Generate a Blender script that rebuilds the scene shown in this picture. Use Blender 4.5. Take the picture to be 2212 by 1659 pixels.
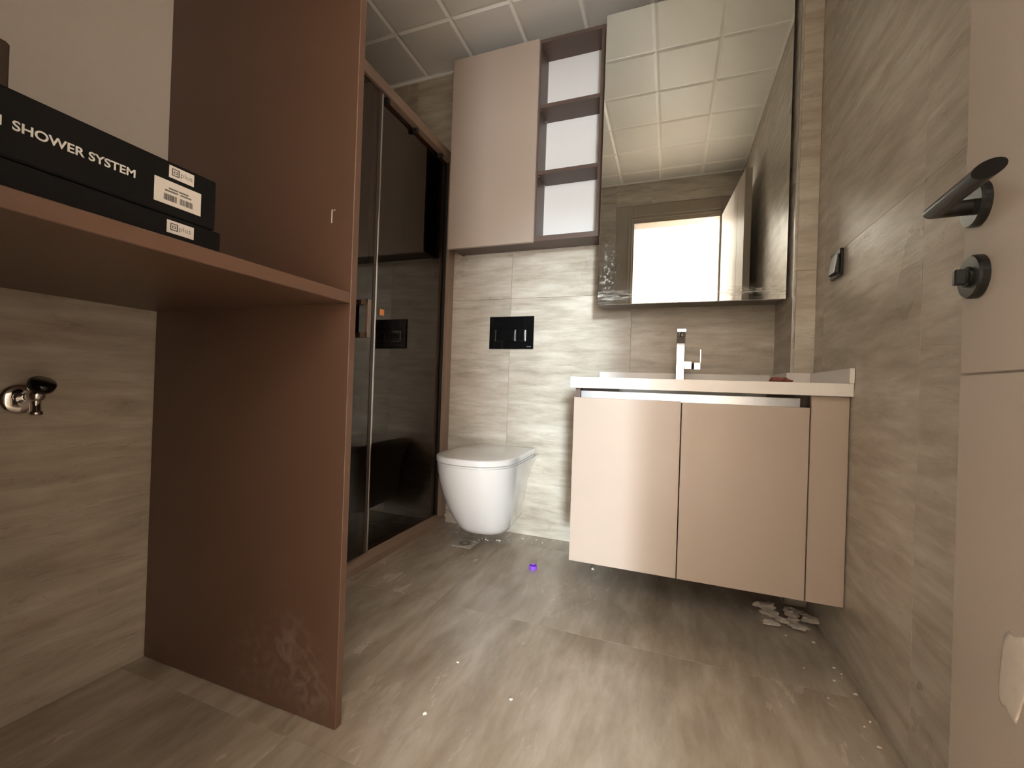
import bpy, bmesh, math, random
from mathutils import Vector, Matrix
random.seed(7)
for o in list(bpy.data.objects): bpy.data.objects.remove(o)
scene = bpy.context.scene
COL = scene.collection

# ---------------------------------------------------------------- camera
EYE = 0.765
cam_data = bpy.data.cameras.new('camera')
cam_data.sensor_width = 36.0
cam_data.lens = 927.7 / 2212 * 36.0
cam_data.clip_start = 0.01
cam = bpy.data.objects.new('camera', cam_data)
COL.objects.link(cam)
YAW, PITCH, ROLL = math.radians(20.189), math.radians(0.229), math.radians(-1.971)
fw = Vector((-math.sin(YAW) * math.cos(PITCH), math.cos(YAW) * math.cos(PITCH), math.sin(PITCH)))
rt = Vector((math.cos(YAW), math.sin(YAW), 0))
dn = fw.cross(rt)
rt2 = math.cos(ROLL) * rt + math.sin(ROLL) * dn
dn2 = -math.sin(ROLL) * rt + math.cos(ROLL) * dn
m = Matrix.Identity(4)
for i in range(3):
    m[i][0] = rt2[i]; m[i][1] = -dn2[i]; m[i][2] = -fw[i]
m[0][3], m[1][3], m[2][3] = 0.0, 0.0, EYE
cam.matrix_world = m
scene.camera = cam

# ---------------------------------------------------------------- world, lights, exposure
world = bpy.data.worlds.new('world'); scene.world = world
world.use_nodes = True
wn = world.node_tree.nodes
wn['Background'].inputs[0].default_value = (0.80, 0.90, 1.0, 1)
wn['Background'].inputs[1].default_value = 3.0

def area_light(name, loc, rot, sx, sy, power, col):
    l = bpy.data.lights.new(name, 'AREA'); l.shape = 'RECTANGLE'
    l.size = sx; l.size_y = sy; l.energy = power; l.color = col
    o = bpy.data.objects.new(name, l); COL.objects.link(o)
    o.location = loc; o.rotation_euler = rot
    return o
# daylight from the hall's far window, and fill from an added side window
sun = bpy.data.lights.new('sun', 'SUN'); sun.energy = 1.6; sun.angle = math.radians(4.0); sun.color = (0.70, 0.89, 1.0)
sun_o = bpy.data.objects.new('sun', sun); COL.objects.link(sun_o)
sun_o.rotation_euler = Vector((-0.275, 1.0, -0.13)).to_track_quat('-Z', 'Y').to_euler()
sun_o.location = (2.8, -9, 1.9)
area_light('hall_side_fill', (-1.96, -2.3, 1.45), (math.radians(90), 0, math.radians(-90)), 2.0, 1.5, 860, (1.0, 0.97, 0.92))
area_light('hall_far_window_daylight', (1.38, -4.57, 1.24), (math.radians(90), 0, 0), 0.66, 2.2, 140, (0.93, 0.97, 1.0))

vs = scene.view_settings
vs.view_transform = 'Standard'; vs.look = 'None'; vs.gamma = 1.0
vs.use_curve_mapping = False
vs.exposure = 1.02

# ---------------------------------------------------------------- materials
def new_mat(name):
    mt = bpy.data.materials.new(name); mt.use_nodes = True
    nt = mt.node_tree
    return mt, nt, nt.nodes['Principled BSDF']

def plain(name, col, rough=0.5, metal=0.0, spec=0.5, coat=0.0, grain=0.0, gscale=60.0, bump=0.0):
    mt, nt, b = new_mat(name)
    b.inputs['Roughness'].default_value = rough
    b.inputs['Metallic'].default_value = metal
    b.inputs['Specular IOR Level'].default_value = spec
    b.inputs['Coat Weight'].default_value = coat
    tc = nt.nodes.new('ShaderNodeTexCoord')
    nz = nt.nodes.new('ShaderNodeTexNoise'); nz.inputs['Scale'].default_value = gscale; nz.inputs['Detail'].default_value = 4
    nt.links.new(tc.outputs['Object'], nz.inputs['Vector'])
    mx = nt.nodes.new('ShaderNodeMix'); mx.data_type = 'RGBA'
    mx.inputs[6].default_value = (*[c * (1 - grain) for c in col], 1)
    mx.inputs[7].default_value = (*[min(1, c * (1 + grain)) for c in col], 1)
    nt.links.new(nz.outputs['Fac'], mx.inputs[0])
    nt.links.new(mx.outputs[2], b.inputs['Base Color'])
    if bump:
        bp = nt.nodes.new('ShaderNodeBump'); bp.inputs['Strength'].default_value = bump; bp.inputs['Distance'].default_value = 0.002
        nt.links.new(nz.outputs['Fac'], bp.inputs['Height']); nt.links.new(bp.outputs[0], b.inputs['Normal'])
    return mt

def stone(name, scale_vec, lo, mid, hi, rough, rough_var, bump, dirt=0.0, warp=0.25, vein_w=0.006, vein_lo=0.80, spec=0.5):
    """veined porcelain tile: stretched noise veins, cloudy tone, satin gloss"""
    mt, nt, b = new_mat(name)
    N, L = nt.nodes, nt.links
    geo = N.new('ShaderNodeNewGeometry'); oi = N.new('ShaderNodeObjectInfo')
    off = N.new('ShaderNodeVectorMath'); off.operation = 'SCALE'; off.inputs[3].default_value = 9.0
    cmb = N.new('ShaderNodeCombineXYZ')
    for k in range(3): L.new(oi.outputs['Random'], cmb.inputs[k])
    L.new(cmb.outputs[0], off.inputs[0])
    add = N.new('ShaderNodeVectorMath'); L.new(geo.outputs['Position'], add.inputs[0]); L.new(off.outputs[0], add.inputs[1])
    mp = N.new('ShaderNodeMapping'); mp.inputs['Scale'].default_value = scale_vec
    mp.inputs['Rotation'].default_value = (0.0, -0.04, 0.03)
    L.new(add.outputs[0], mp.inputs[0])
    n1 = N.new('ShaderNodeTexNoise'); n1.inputs['Scale'].default_value = 1.0; n1.inputs['Detail'].default_value = 9
    n1.inputs['Roughness'].default_value = 0.62; n1.inputs['Distortion'].default_value = warp
    L.new(mp.outputs[0], n1.inputs['Vector'])
    n2 = N.new('ShaderNodeTexNoise'); n2.inputs['Scale'].default_value = 2.2; n2.inputs['Detail'].default_value = 5
    L.new(add.outputs[0], n2.inputs['Vector'])
    cr = N.new('ShaderNodeValToRGB'); cr.color_ramp.elements[0].position = 0.30; cr.color_ramp.elements[1].position = 0.72
    cr.color_ramp.elements[0].color = (*lo, 1); cr.color_ramp.elements[1].color = (*hi, 1)
    e = cr.color_ramp.elements.new(0.5); e.color = (*mid, 1)
    L.new(n1.outputs['Fac'], cr.inputs[0])
    # thin dark veins
    n3 = N.new('ShaderNodeTexNoise'); n3.inputs['Scale'].default_value = 0.55; n3.inputs['Detail'].default_value = 7
    n3.inputs['Distortion'].default_value = 0.9
    L.new(mp.outputs[0], n3.inputs['Vector'])
    sub = N.new('ShaderNodeMath'); sub.operation = 'SUBTRACT'; sub.inputs[1].default_value = 0.5; L.new(n3.outputs['Fac'], sub.inputs[0])
    ab = N.new('ShaderNodeMath'); ab.operation = 'ABSOLUTE'; L.new(sub.outputs[0], ab.inputs[0])
    vr = N.new('ShaderNodeMapRange'); vr.inputs[1].default_value = 0.0; vr.inputs[2].default_value = vein_w
    vr.inputs[3].default_value = vein_lo; vr.inputs[4].default_value = 1.0; L.new(ab.outputs[0], vr.inputs[0])
    cl = N.new('ShaderNodeMapRange'); cl.inputs[1].default_value = 0.3; cl.inputs[2].default_value = 0.7
    cl.inputs[3].default_value = 0.88; cl.inputs[4].default_value = 1.10; L.new(n2.outputs['Fac'], cl.inputs[0])
    mu = N.new('ShaderNodeMath'); mu.operation = 'MULTIPLY'; L.new(vr.outputs[0], mu.inputs[0]); L.new(cl.outputs[0], mu.inputs[1])
    mc = N.new('ShaderNodeVectorMath'); mc.operation = 'SCALE'; L.new(cr.outputs[0], mc.inputs[0]); L.new(mu.outputs[0], mc.inputs[3])
    colout = mc.outputs[0]
    rr = N.new('ShaderNodeMapRange'); rr.inputs[1].default_value = 0.35; rr.inputs[2].default_value = 0.65
    rr.inputs[3].default_value = rough - rough_var; rr.inputs[4].default_value = rough + rough_var
    L.new(n2.outputs['Fac'], rr.inputs[0])
    rough_out = rr.outputs[0]
    if dirt:
        nd = N.new('ShaderNodeTexNoise'); nd.inputs['Scale'].default_value = 9.0; nd.inputs['Detail'].default_value = 12; nd.inputs['Roughness'].default_value = 0.66; nd.inputs['Distortion'].default_value = 0.4
        md = N.new('ShaderNodeMapping'); md.inputs['Scale'].default_value = (2.4, 0.8, 1); L.new(geo.outputs['Position'], md.inputs[0]); L.new(md.outputs[0], nd.inputs['Vector'])
        dr = N.new('ShaderNodeMapRange'); dr.inputs[1].default_value = 0.46; dr.inputs[2].default_value = 0.88; dr.inputs[3].default_value = 0; dr.inputs[4].default_value = dirt
        L.new(nd.outputs['Fac'], dr.inputs[0])
        mxd = N.new('ShaderNodeMix'); mxd.data_type = 'RGBA'; mxd.inputs[7].default_value = (0.60, 0.55, 0.49, 1)
        L.new(dr.outputs[0], mxd.inputs[0]); L.new(colout, mxd.inputs[6]); colout = mxd.outputs[2]
        ra = N.new('ShaderNodeMath'); ra.operation = 'MULTIPLY_ADD'; ra.inputs[1].default_value = 0.35
        L.new(dr.outputs[0], ra.inputs[0]); L.new(rough_out, ra.inputs[2]); rough_out = ra.outputs[0]
    b.inputs['Specular IOR Level'].default_value = spec
    L.new(colout, b.inputs['Base Color']); L.new(rough_out, b.inputs['Roughness'])
    bp = N.new('ShaderNodeBump'); bp.inputs['Strength'].default_value = bump; bp.inputs['Distance'].default_value = 0.003
    L.new(n1.outputs['Fac'], bp.inputs['Height']); L.new(bp.outputs[0], b.inputs['Normal'])
    return mt

M = {}
M['wall_tile'] = stone('wall_tile_stone', (4.6, 4.6, 28), (0.385, 0.318, 0.245), (0.515, 0.445, 0.358), (0.65, 0.59, 0.50), 0.33, 0.06, 0.45)
M['floor_tile'] = stone('floor_tile_stone', (13.0, 3.2, 1), (0.295, 0.235, 0.175), (0.41, 0.34, 0.265), (0.54, 0.47, 0.39), 0.20, 0.05, 0.10, dirt=0.36, vein_w=0.004, vein_lo=0.93, spec=0.8)
M['grout'] = plain('grout', (0.31, 0.26, 0.205), 0.85, grain=0.1)
M['floor_grout'] = plain('floor_grout', (0.50, 0.44, 0.36), 0.8, grain=0.1)
M['ceiling_panel'] = plain('ceiling_panel_metal', (0.80, 0.775, 0.735), 0.42, grain=0.02, gscale=9)
M['ceiling_edge'] = plain('ceiling_panel_joint', (0.96, 0.93, 0.88), 0.5)
M['plaster_white'] = plain('painted_plaster', (0.85, 0.81, 0.75), 0.8, grain=0.03, gscale=8)
M['hall_bounce_cut'] = plain('dark_bounce_cut', (0.20, 0.165, 0.13), 0.7, grain=0.03, gscale=14)  # unseen wall darkened to cut light bounced onto the bathroom's left wall
M['hall_floor'] = plain('hall_floor_wood', (0.55, 0.48, 0.40), 0.4, grain=0.1, gscale=14)
M['brown'] = plain('brown_melamine', (0.150, 0.082, 0.054), 0.42, grain=0.06, gscale=25, bump=0.03)
M['brown_dark'] = plain('dark_brown_laminate', (0.115, 0.075, 0.058), 0.45, grain=0.06, gscale=25)
M['cashmere'] = plain('cashmere_lacquer', (0.445, 0.352, 0.285), 0.34, grain=0.015, gscale=12, coat=0.08)
M['panel_white'] = plain('white_melamine', (0.80, 0.75, 0.70), 0.45, grain=0.02)
M['shelf_white'] = plain('white_back_panel', (0.86, 0.85, 0.84), 0.45, grain=0.01)
M['counter'] = plain('white_quartz', (0.82, 0.76, 0.71), 0.28, grain=0.02, gscale=120, coat=0.15)
M['ceramic'] = plain('white_ceramic', (0.84, 0.81, 0.78), 0.10, grain=0.0, coat=0.5)
M['chrome'] = plain('chrome', (0.82, 0.80, 0.78), 0.08, metal=1.0)
M['alu'] = plain('brushed_aluminium', (0.50, 0.51, 0.53), 0.32, metal=1.0, grain=0.08, gscale=90)
M['bronze'] = plain('bronze_frame', (0.30, 0.205, 0.150), 0.42, metal=0.15, grain=0.03)
M['bronze_shiny'] = plain('polished_bronze', (0.36, 0.32, 0.29), 0.16, metal=1.0)
M['rubber_brown'] = plain('dark_brown_seal', (0.045, 0.032, 0.025), 0.45)
M['rubber'] = plain('black_rubber', (0.012, 0.011, 0.010), 0.6)
M['black_gloss'] = plain('black_glass', (0.006, 0.006, 0.006), 0.05, coat=0.3)
M['black_matt'] = plain('black_metal', (0.0055, 0.0048, 0.0042), 0.30, grain=0.1)
M['black_card'] = plain('black_cardboard', (0.0045, 0.004, 0.004), 0.65, spec=0.2, grain=0.1)
M['paper'] = plain('paper_label', (0.74, 0.69, 0.64), 0.6)
M['ink'] = plain('grey_ink', (0.09, 0.085, 0.08), 0.6)
M['print_white'] = plain('white_print', (0.74, 0.72, 0.69), 0.6)
M['carton'] = plain('brown_carton', (0.115, 0.082, 0.062), 0.7, grain=0.1)
M['door'] = plain('door_lacquer', (0.43, 0.355, 0.285), 0.45, grain=0.02, gscale=7)
M['casing'] = plain('door_casing_lacquer', (0.36, 0.29, 0.22), 0.45, grain=0.03)
M['purple'] = plain('purple_plastic', (0.25, 0.07, 0.66), 0.35)
M['orange'] = plain('orange_sticker', (0.95, 0.33, 0.07), 0.5)
M['plaster'] = plain('broken_plaster', (0.62, 0.54, 0.45), 0.9, grain=0.25, gscale=80, bump=0.6)
M['crumb'] = plain('plaster_crumb', (0.80, 0.74, 0.66), 0.9, grain=0.1)
M['splash'] = plain('thin_plaster_smear', (0.56, 0.48, 0.40), 0.6, grain=0.15, gscale=40)
M['red_cloth'] = plain('red_scrap', (0.33, 0.10, 0.075), 0.8, grain=0.3, gscale=90)
M['steel'] = plain('drain_steel', (0.60, 0.54, 0.45), 0.42, metal=0.3, grain=0.1)

# brown panel with chalky rub marks near its foot
def scuffed(name, base, spots):
    mt, nt, b = new_mat(name); N, L = nt.nodes, nt.links
    geo = N.new('ShaderNodeNewGeometry')
    nz = N.new('ShaderNodeTexNoise'); nz.inputs['Scale'].default_value = 26; nz.inputs['Detail'].default_value = 7; nz.inputs['Distortion'].default_value = 1.2
    L.new(geo.outputs['Position'], nz.inputs['Vector'])
    total = None
    for (p, r, amt) in spots:
        d = N.new('ShaderNodeVectorMath'); d.operation = 'DISTANCE'; d.inputs[1].default_value = p
        L.new(geo.outputs['Position'], d.inputs[0])
        mr = N.new('ShaderNodeMapRange'); mr.inputs[1].default_value = 0; mr.inputs[2].default_value = r; mr.inputs[3].default_value = amt; mr.inputs[4].default_value = 0
        L.new(d.outputs['Value'], mr.inputs[0])
        if total is None: total = mr.outputs[0]
        else:
            a = N.new('ShaderNodeMath'); a.operation = 'ADD'; L.new(total, a.inputs[0]); L.new(mr.outputs[0], a.inputs[1]); total = a.outputs[0]
    th = N.new('ShaderNodeMapRange'); th.inputs[1].default_value = 0.42; th.inputs[2].default_value = 0.72; L.new(nz.outputs['Fac'], th.inputs[0])
    mu = N.new('ShaderNodeMath'); mu.operation = 'MULTIPLY'; L.new(th.outputs[0], mu.inputs[0]); L.new(total, mu.inputs[1])
    mx = N.new('ShaderNodeMix'); mx.data_type = 'RGBA'; mx.inputs[6].default_value = (*base, 1); mx.inputs[7].default_value = (0.42, 0.33, 0.27, 1)
    L.new(mu.outputs[0], mx.inputs[0]); L.new(mx.outputs[2], b.inputs['Base Color'])
    b.inputs['Roughness'].default_value = 0.42
    return mt
M['brown_scuffed'] = scuffed('scuffed_brown_melamine', (0.150, 0.082, 0.054),
    [((-0.76, 0.757, 0.10), 0.10, 0.45), ((-0.80, 0.757, 0.17), 0.09, 0.3), ((-0.72, 0.757, 0.05), 0.07, 0.3), ((-0.90, 0.757, 0.10), 0.12, 0.25)])

# mirror silver with smears of dried dust along the bottom and left edges
def mirror_mat():
    mt, nt, b = new_mat('mirror_silver'); N, L = nt.nodes, nt.links
    b.inputs['Metallic'].default_value = 1; b.inputs['Base Color'].default_value = (0.85, 0.88, 0.85, 1); b.inputs['Roughness'].default_value = 0.006
    geo = N.new('ShaderNodeNewGeometry'); sx = N.new('ShaderNodeSeparateXYZ'); L.new(geo.outputs['Position'], sx.inputs[0])
    def band(sock, c, w):
        s = N.new('ShaderNodeMath'); s.operation = 'SUBTRACT'; s.inputs[1].default_value = c; L.new(sock, s.inputs[0])
        a = N.new('ShaderNodeMath'); a.operation = 'ABSOLUTE'; L.new(s.outputs[0], a.inputs[0])
        r = N.new('ShaderNodeMapRange'); r.inputs[1].default_value = 0; r.inputs[2].default_value = w; r.inputs[3].default_value = 1; r.inputs[4].default_value = 0
        L.new(a.outputs[0], r.inputs[0]); return r.outputs[0]
    def noisy(scl, lo, hi):
        mp = N.new('ShaderNodeMapping'); mp.inputs['Scale'].default_value = scl; L.new(geo.outputs['Position'], mp.inputs[0])
        n = N.new('ShaderNodeTexNoise'); n.inputs['Scale'].default_value = 1; n.inputs['Detail'].default_value = 6; L.new(mp.outputs[0], n.inputs['Vector'])
        r = N.new('ShaderNodeMapRange'); r.inputs[1].default_value = lo; r.inputs[2].default_value = hi; L.new(n.outputs['Fac'], r.inputs[0]); return r.outputs[0]
    def mul(a, c):
        q = N.new('ShaderNodeMath'); q.operation = 'MULTIPLY'; L.new(a, q.inputs[0])
        if isinstance(c, float): q.inputs[1].default_value = c
        else: L.new(c, q.inputs[1])
        return q.outputs[0]
    def mxm(a, c):
        q = N.new('ShaderNodeMath'); q.operation = 'MAXIMUM'; L.new(a, q.inputs[0]); L.new(c, q.inputs[1]); return q.outputs[0]
    f1 = mul(mul(band(sx.outputs['Z'], 1.165, 0.035), noisy((18, 1, 120), 0.40, 0.75)), 0.9)
    f2 = mul(mul(band(sx.outputs['X'], -0.265, 0.05), mul(band(sx.outputs['Z'], 1.25, 0.17), noisy((70, 1, 60), 0.50, 0.72))), 0.9)
    f3 = mul(mul(band(sx.outputs['X'], 0.385, 0.05), mul(band(sx.outputs['Z'], 1.35, 0.35), noisy((40, 1, 9), 0.40, 0.8))), 0.45)
    haze = noisy((7, 1, 7), 0.3, 1.4)
    fac = mxm(mxm(f1, f2), mxm(f3, mul(haze, 0.10)))
    d = N.new('ShaderNodeBsdfDiffuse'); d.inputs[0].default_value = (0.74, 0.70, 0.63, 1)
    ms = N.new('ShaderNodeMixShader'); L.new(fac, ms.inputs[0]); L.new(b.outputs[0], ms.inputs[1]); L.new(d.outputs[0], ms.inputs[2])
    L.new(ms.outputs[0], N['Material Output'].inputs[0])
    return mt
M['mirror'] = mirror_mat()

def smoked_glass(name, tint):
    mt, nt, b = new_mat(name); N, L = nt.nodes, nt.links
    t = N.new('ShaderNodeBsdfTransparent'); t.inputs[0].default_value = (*tint, 1)
    g = N.new('ShaderNodeBsdfGlossy'); g.inputs['Roughness'].default_value = 0.012; g.inputs[0].default_value = (1.0, 0.86, 0.74, 1)
    fr = N.new('ShaderNodeFresnel'); fr.inputs[0].default_value = 1.55
    ms = N.new('ShaderNodeMixShader'); L.new(fr.outputs[0], ms.inputs[0]); L.new(t.outputs[0], ms.inputs[1]); L.new(g.outputs[0], ms.inputs[2])
    L.new(ms.outputs[0], N['Material Output'].inputs[0])
    return mt
M['glass'] = smoked_glass('bronze_smoked_glass', (0.60, 0.50, 0.42))

def emitter(name, col, strength):
    mt, nt, b = new_mat(name); N, L = nt.nodes, nt.links
    t = N.new('ShaderNodeBsdfTransparent'); g = N.new('ShaderNodeBsdfGlossy'); g.inputs['Roughness'].default_value = 0.02
    fr = N.new('ShaderNodeFresnel'); fr.inputs[0].default_value = 1.45
    ms = N.new('ShaderNodeMixShader'); L.new(fr.outputs[0], ms.inputs[0]); L.new(t.outputs[0], ms.inputs[1]); L.new(g.outputs[0], ms.inputs[2])
    L.new(ms.outputs[0], N['Material Output'].inputs[0])
    return mt
M['clear_glass'] = emitter('clear_window_glass', None, None)
M['window_frame'] = plain('white_window_frame', (0.85, 0.84, 0.82), 0.4)

# ---------------------------------------------------------------- mesh helpers
ORIG = {}
def obj(name, bm, mat, parent=None, smooth=False, origin=None):
    o_w = ORIG.get(parent.name, Vector((0, 0, 0))) if parent else (Vector(origin) if origin is not None else Vector((0, 0, 0)))
    if o_w.length: bmesh.ops.translate(bm, verts=bm.verts, vec=-o_w)
    bmesh.ops.recalc_face_normals(bm, faces=bm.faces)
    me = bpy.data.meshes.new(name); bm.to_mesh(me); bm.free()
    me.materials.append(M[mat])
    if smooth:
        for p in me.polygons: p.use_smooth = True
    o = bpy.data.objects.new(name, me); COL.objects.link(o)
    if parent: o.parent = parent
    elif origin is not None: o.location = o_w
    ORIG[o.name] = o_w
    return o
def tag(o, label, cat, group=None):
    o['label'] = label; o['category'] = cat
    if group: o['group'] = group
    return o
def struct(name, bm, mat, **k):
    o = obj(name, bm, mat, **k); o['kind'] = 'structure'; return o
def thing(name, label, cat, loc, group=None):
    o = bpy.data.objects.new(name, None); COL.objects.link(o); o.location = loc
    o.empty_display_size = 0.05
    ORIG[o.name] = Vector(loc)
    return tag(o, label, cat, group)
def bx(x0, x1, y0, y1, z0, z1, bev=0.0, bm=None, seg=1):
    bm = bm or bmesh.new()
    r = bmesh.ops.create_cube(bm, size=1.0)
    for v in r['verts']:
        v.co = Vector(((x0 + x1) / 2 + v.co.x * (x1 - x0), (y0 + y1) / 2 + v.co.y * (y1 - y0), (z0 + z1) / 2 + v.co.z * (z1 - z0)))
    if bev:
        es = set()
        for v in r['verts']: es.update(v.link_edges)
        bmesh.ops.bevel(bm, geom=list(es), offset=bev, segments=seg, affect='EDGES', profile=0.5)
    return bm
def cyl(p0, p1, r, r2=None, n=24, bm=None, caps=True):
    bm = bm or bmesh.new()
    p0, p1 = Vector(p0), Vector(p1); d = p1 - p0
    q = Vector((0, 0, 1)).rotation_difference(d.normalized()).to_matrix().to_4x4()
    bmesh.ops.create_cone(bm, cap_ends=caps, segments=n, radius1=r, radius2=r if r2 is None else r2, depth=d.length,
                          matrix=Matrix.Translation((p0 + p1) / 2) @ q)
    return bm
def lathe(profile, center, axis, n=32, bm=None):
    """profile: list of (radius, height along axis)"""
    bm = bm or bmesh.new()
    q = Vector((0, 0, 1)).rotation_difference(Vector(axis).normalized())
    rings = []
    for r, hh in profile:
        rings.append([bm.verts.new(Vector(center) + q @ Vector((r * math.cos(2 * math.pi * i / n), r * math.sin(2 * math.pi * i / n), hh))) for i in range(n)])
    for a, b in zip(rings, rings[1:]):
        for i in range(n):
            bm.faces.new((a[i], a[(i + 1) % n], b[(i + 1) % n], b[i]))
    bm.faces.new(rings[0]); bm.faces.new(rings[-1])
    return bm
def loft(rings, bm=None, cap=True):
    bm = bm or bmesh.new()
    vr = [[bm.verts.new(p) for p in r] for r in rings]
    n = len(vr[0])
    for a, b in zip(vr, vr[1:]):
        for i in range(n): bm.faces.new((a[i], a[(i + 1) % n], b[(i + 1) % n], b[i]))
    if cap: bm.faces.new(vr[0]); bm.faces.new(vr[-1])
    return bm
def text_obj(name, s, size, mat, parent, origin, ux, uz, bold=0.0, depth=0.0004, spacing=1.0):
    """flat lettering; origin = lower left corner in the world, ux = writing direction, uz = up"""
    cu = bpy.data.curves.new(name, 'FONT'); cu.body = s; cu.size = size; cu.offset = bold; cu.extrude = depth; cu.space_character = spacing
    to = bpy.data.objects.new(name + '_tmp', cu); COL.objects.link(to)
    dg = bpy.context.evaluated_depsgraph_get()
    me = bpy.data.meshes.new_from_object(to.evaluated_get(dg))
    bpy.data.objects.remove(to); bpy.data.curves.remove(cu)
    ux, uz = Vector(ux).normalized(), Vector(uz).normalized(); un = ux.cross(uz)
    mw = Matrix((( ux.x, uz.x, un.x, origin[0]), (ux.y, uz.y, un.y, origin[1]), (ux.z, uz.z, un.z, origin[2]), (0, 0, 0, 1)))
    me.transform(mw)
    bm = bmesh.new(); bm.from_mesh(me); bpy.data.meshes.remove(me)
    return obj(name, bm, mat, parent)

# ---------------------------------------------------------------- room dimensions (metres)
YB = 2.111          # back wall
XR = 0.486          # right wall
XL = -1.312         # left wall
YF = 0.062          # inner face of the doorway wall
ZC = 2.50           # ceiling
XG = -1.14          # shower glass
XS = -2.02          # far wall of the shower
YS = 0.80           # near wall of the shower
PX, PY = 0.413, 1.832   # pilaster in the right back corner
OX0, OX1, OZ = -0.33, 0.336, 2.16   # door opening
TG = 0.0011         # tile joint
TT = 0.010          # tile thickness

def clip_cells(a0, a1, joints):
    js = [a0] + [j for j in sorted(joints) if a0 + 0.01 < j < a1 - 0.01] + [a1]
    return list(zip(js, js[1:]))

def tiles_Y(parent, y, sgn, x0, x1, z0, z1, xj, zj, mat='wall_tile'):      # facing along -sgn*Y ; front surface at y
    for (a, b) in clip_cells(x0, x1, xj):
        for (c, d) in clip_cells(z0, z1, zj):
            obj('tile', bx(a + TG / 2, b - TG / 2, min(y, y + sgn * TT), max(y, y + sgn * TT), c + TG / 2, d - TG / 2, 0.0003), mat, parent)
def tiles_X(parent, x, sgn, y0, y1, z0, z1, yj, zj, mat='wall_tile'):
    for (a, b) in clip_cells(y0, y1, yj):
        for (c, d) in clip_cells(z0, z1, zj):
            obj('tile', bx(min(x, x + sgn * TT), max(x, x + sgn * TT), a + TG / 2, b - TG / 2, c + TG / 2, d - TG / 2, 0.0003), mat, parent)

ZJ = [1.222]
XJ = [-1.412, -0.797, -0.182]
G = TT - 0.0012     # grout face lies a little behind the tile face
# back wall
wb = struct('wall_back', bx(XS - 0.1, XR + 0.1, YB + G, YB + 0.12, 0, ZC), 'grout')
tiles_Y(wb, YB, 1, XS, XR, 0, ZC, XJ, ZJ)
# pilaster in the corner
wp = struct('wall_pilaster', bx(PX + G, XR + 0.05, PY + G, YB + 0.02, 0, ZC), 'grout')
tiles_Y(wp, PY, 1, PX + TT, XR, 0, ZC, [], ZJ)
tiles_X(wp, PX, 1, PY, YB, 0, ZC, [], ZJ)
obj('edge_trim', bx(PX - 0.0005, PX + 0.0035, PY - 0.0005, PY + 0.0035, 0, ZC), 'alu', wp)
# right wall
wr = struct('wall_right', bx(XR + G, XR + 0.12, YF, YB + 0.12, 0, ZC), 'grout')
TG = 0.0005
tiles_X(wr, XR, 1, YF, YB, 0, ZC, [0.515, 1.13, 1.745], ZJ)
TG = 0.0011
# left wall (behind the open cabinet)
wl = struct('wall_left', bx(XL - 0.12, XL - G, YF, YS, 0, ZC), 'grout')
tiles_X(wl, XL, -1, YF, YS - 0.01, 0, ZC, [0.20], ZJ)
# shower alcove walls
w2 = struct('wall_shower_near', bx(XS - 0.1, XL - 0.11, YS - 0.12, YS - G, 0, ZC), 'grout')
tiles_Y(w2, YS, -1, XS, XL - 0.10, 0, ZC, XJ, ZJ)
w2b = struct('wall_shower_return', bx(XL - 0.10, XG - 0.03, YS - 0.02, YS + 0.0, 0, ZC), 'wall_tile')
w3 = struct('wall_shower_far', bx(XS - 0.12, XS - G, YS - 0.1, YB + 0.12, 0, ZC), 'grout')
tiles_X(w3, XS, -1, YS, YB, 0, ZC, [1.42], ZJ)
# wall with the doorway
wf = bx(XL - 0.12, OX0, YF - 0.13, YF, 0, ZC + 0.2)
bx(OX1, XR + 0.12, YF - 0.13, YF, 0, ZC + 0.2, bm=wf)
bx(OX0, OX1, YF - 0.13, YF, OZ, ZC + 0.2, bm=wf)
wf = struct('wall_front', wf, 'plaster_white')
for (a, b) in clip_cells(XL, OX0 - 0.145, XJ):
    for (c, d) in clip_cells(0, ZC, ZJ):
        obj('tile', bx(a + TG / 2, b - TG / 2, YF, YF + 0.006, c + TG / 2, d - TG / 2, 0.0003), 'wall_tile', wf)
for (a, b) in clip_cells(OX0 - 0.145, XR, XJ):
    obj('tile', bx(a + TG / 2, b - TG / 2, YF, YF + 0.006, OZ + 0.145, ZC, 0.0007), 'wall_tile', wf)
# door casing and lining
tr = bmesh.new()
bx(OX0 - 0.14, OX0 - 0.002, YF + 0.001, YF + 0.014, 0, OZ + 0.14, 0.002, bm=tr)
bx(OX1 + 0.002, OX1 + 0.135, YF + 0.001, YF + 0.014, 0, OZ + 0.14, 0.002, bm=tr)
bx(OX0 - 0.002, OX1 + 0.002, YF + 0.001, YF + 0.014, OZ + 0.002, OZ + 0.14, 0.002, bm=tr)
trim1 = struct('trim_1', tr, 'casing')
tr = bmesh.new()
bx(OX0 - 0.034, OX0 - 0.022, YF + 0.014, YF + 0.021, 0, OZ + 0.055, 0.002, bm=tr)
bx(OX0 - 0.034, OX1, YF + 0.014, YF + 0.021, OZ + 0.043, OZ + 0.055, 0.002, bm=tr)
bx(OX0 - 0.012, OX0 - 0.002, YF + 0.014, YF + 0.019, 0, OZ + 0.03, 0.002, bm=tr)
bx(OX0 - 0.012, OX1, YF + 0.014, YF + 0.019, OZ + 0.02, OZ + 0.03, 0.002, bm=tr)
obj('moulding', tr, 'door', trim1)
tr = bmesh.new()
bx(OX0, OX0 + 0.010, YF - 0.13, YF + 0.010, 0, OZ, 0.001, bm=tr)
bx(OX1 - 0.010, OX1, YF - 0.13, YF + 0.010, 0, OZ, 0.001, bm=tr)
bx(OX0, OX1, YF - 0.13, YF + 0.010, OZ - 0.010, OZ, 0.001, bm=tr)
obj('lining', tr, 'door', trim1)

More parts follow.
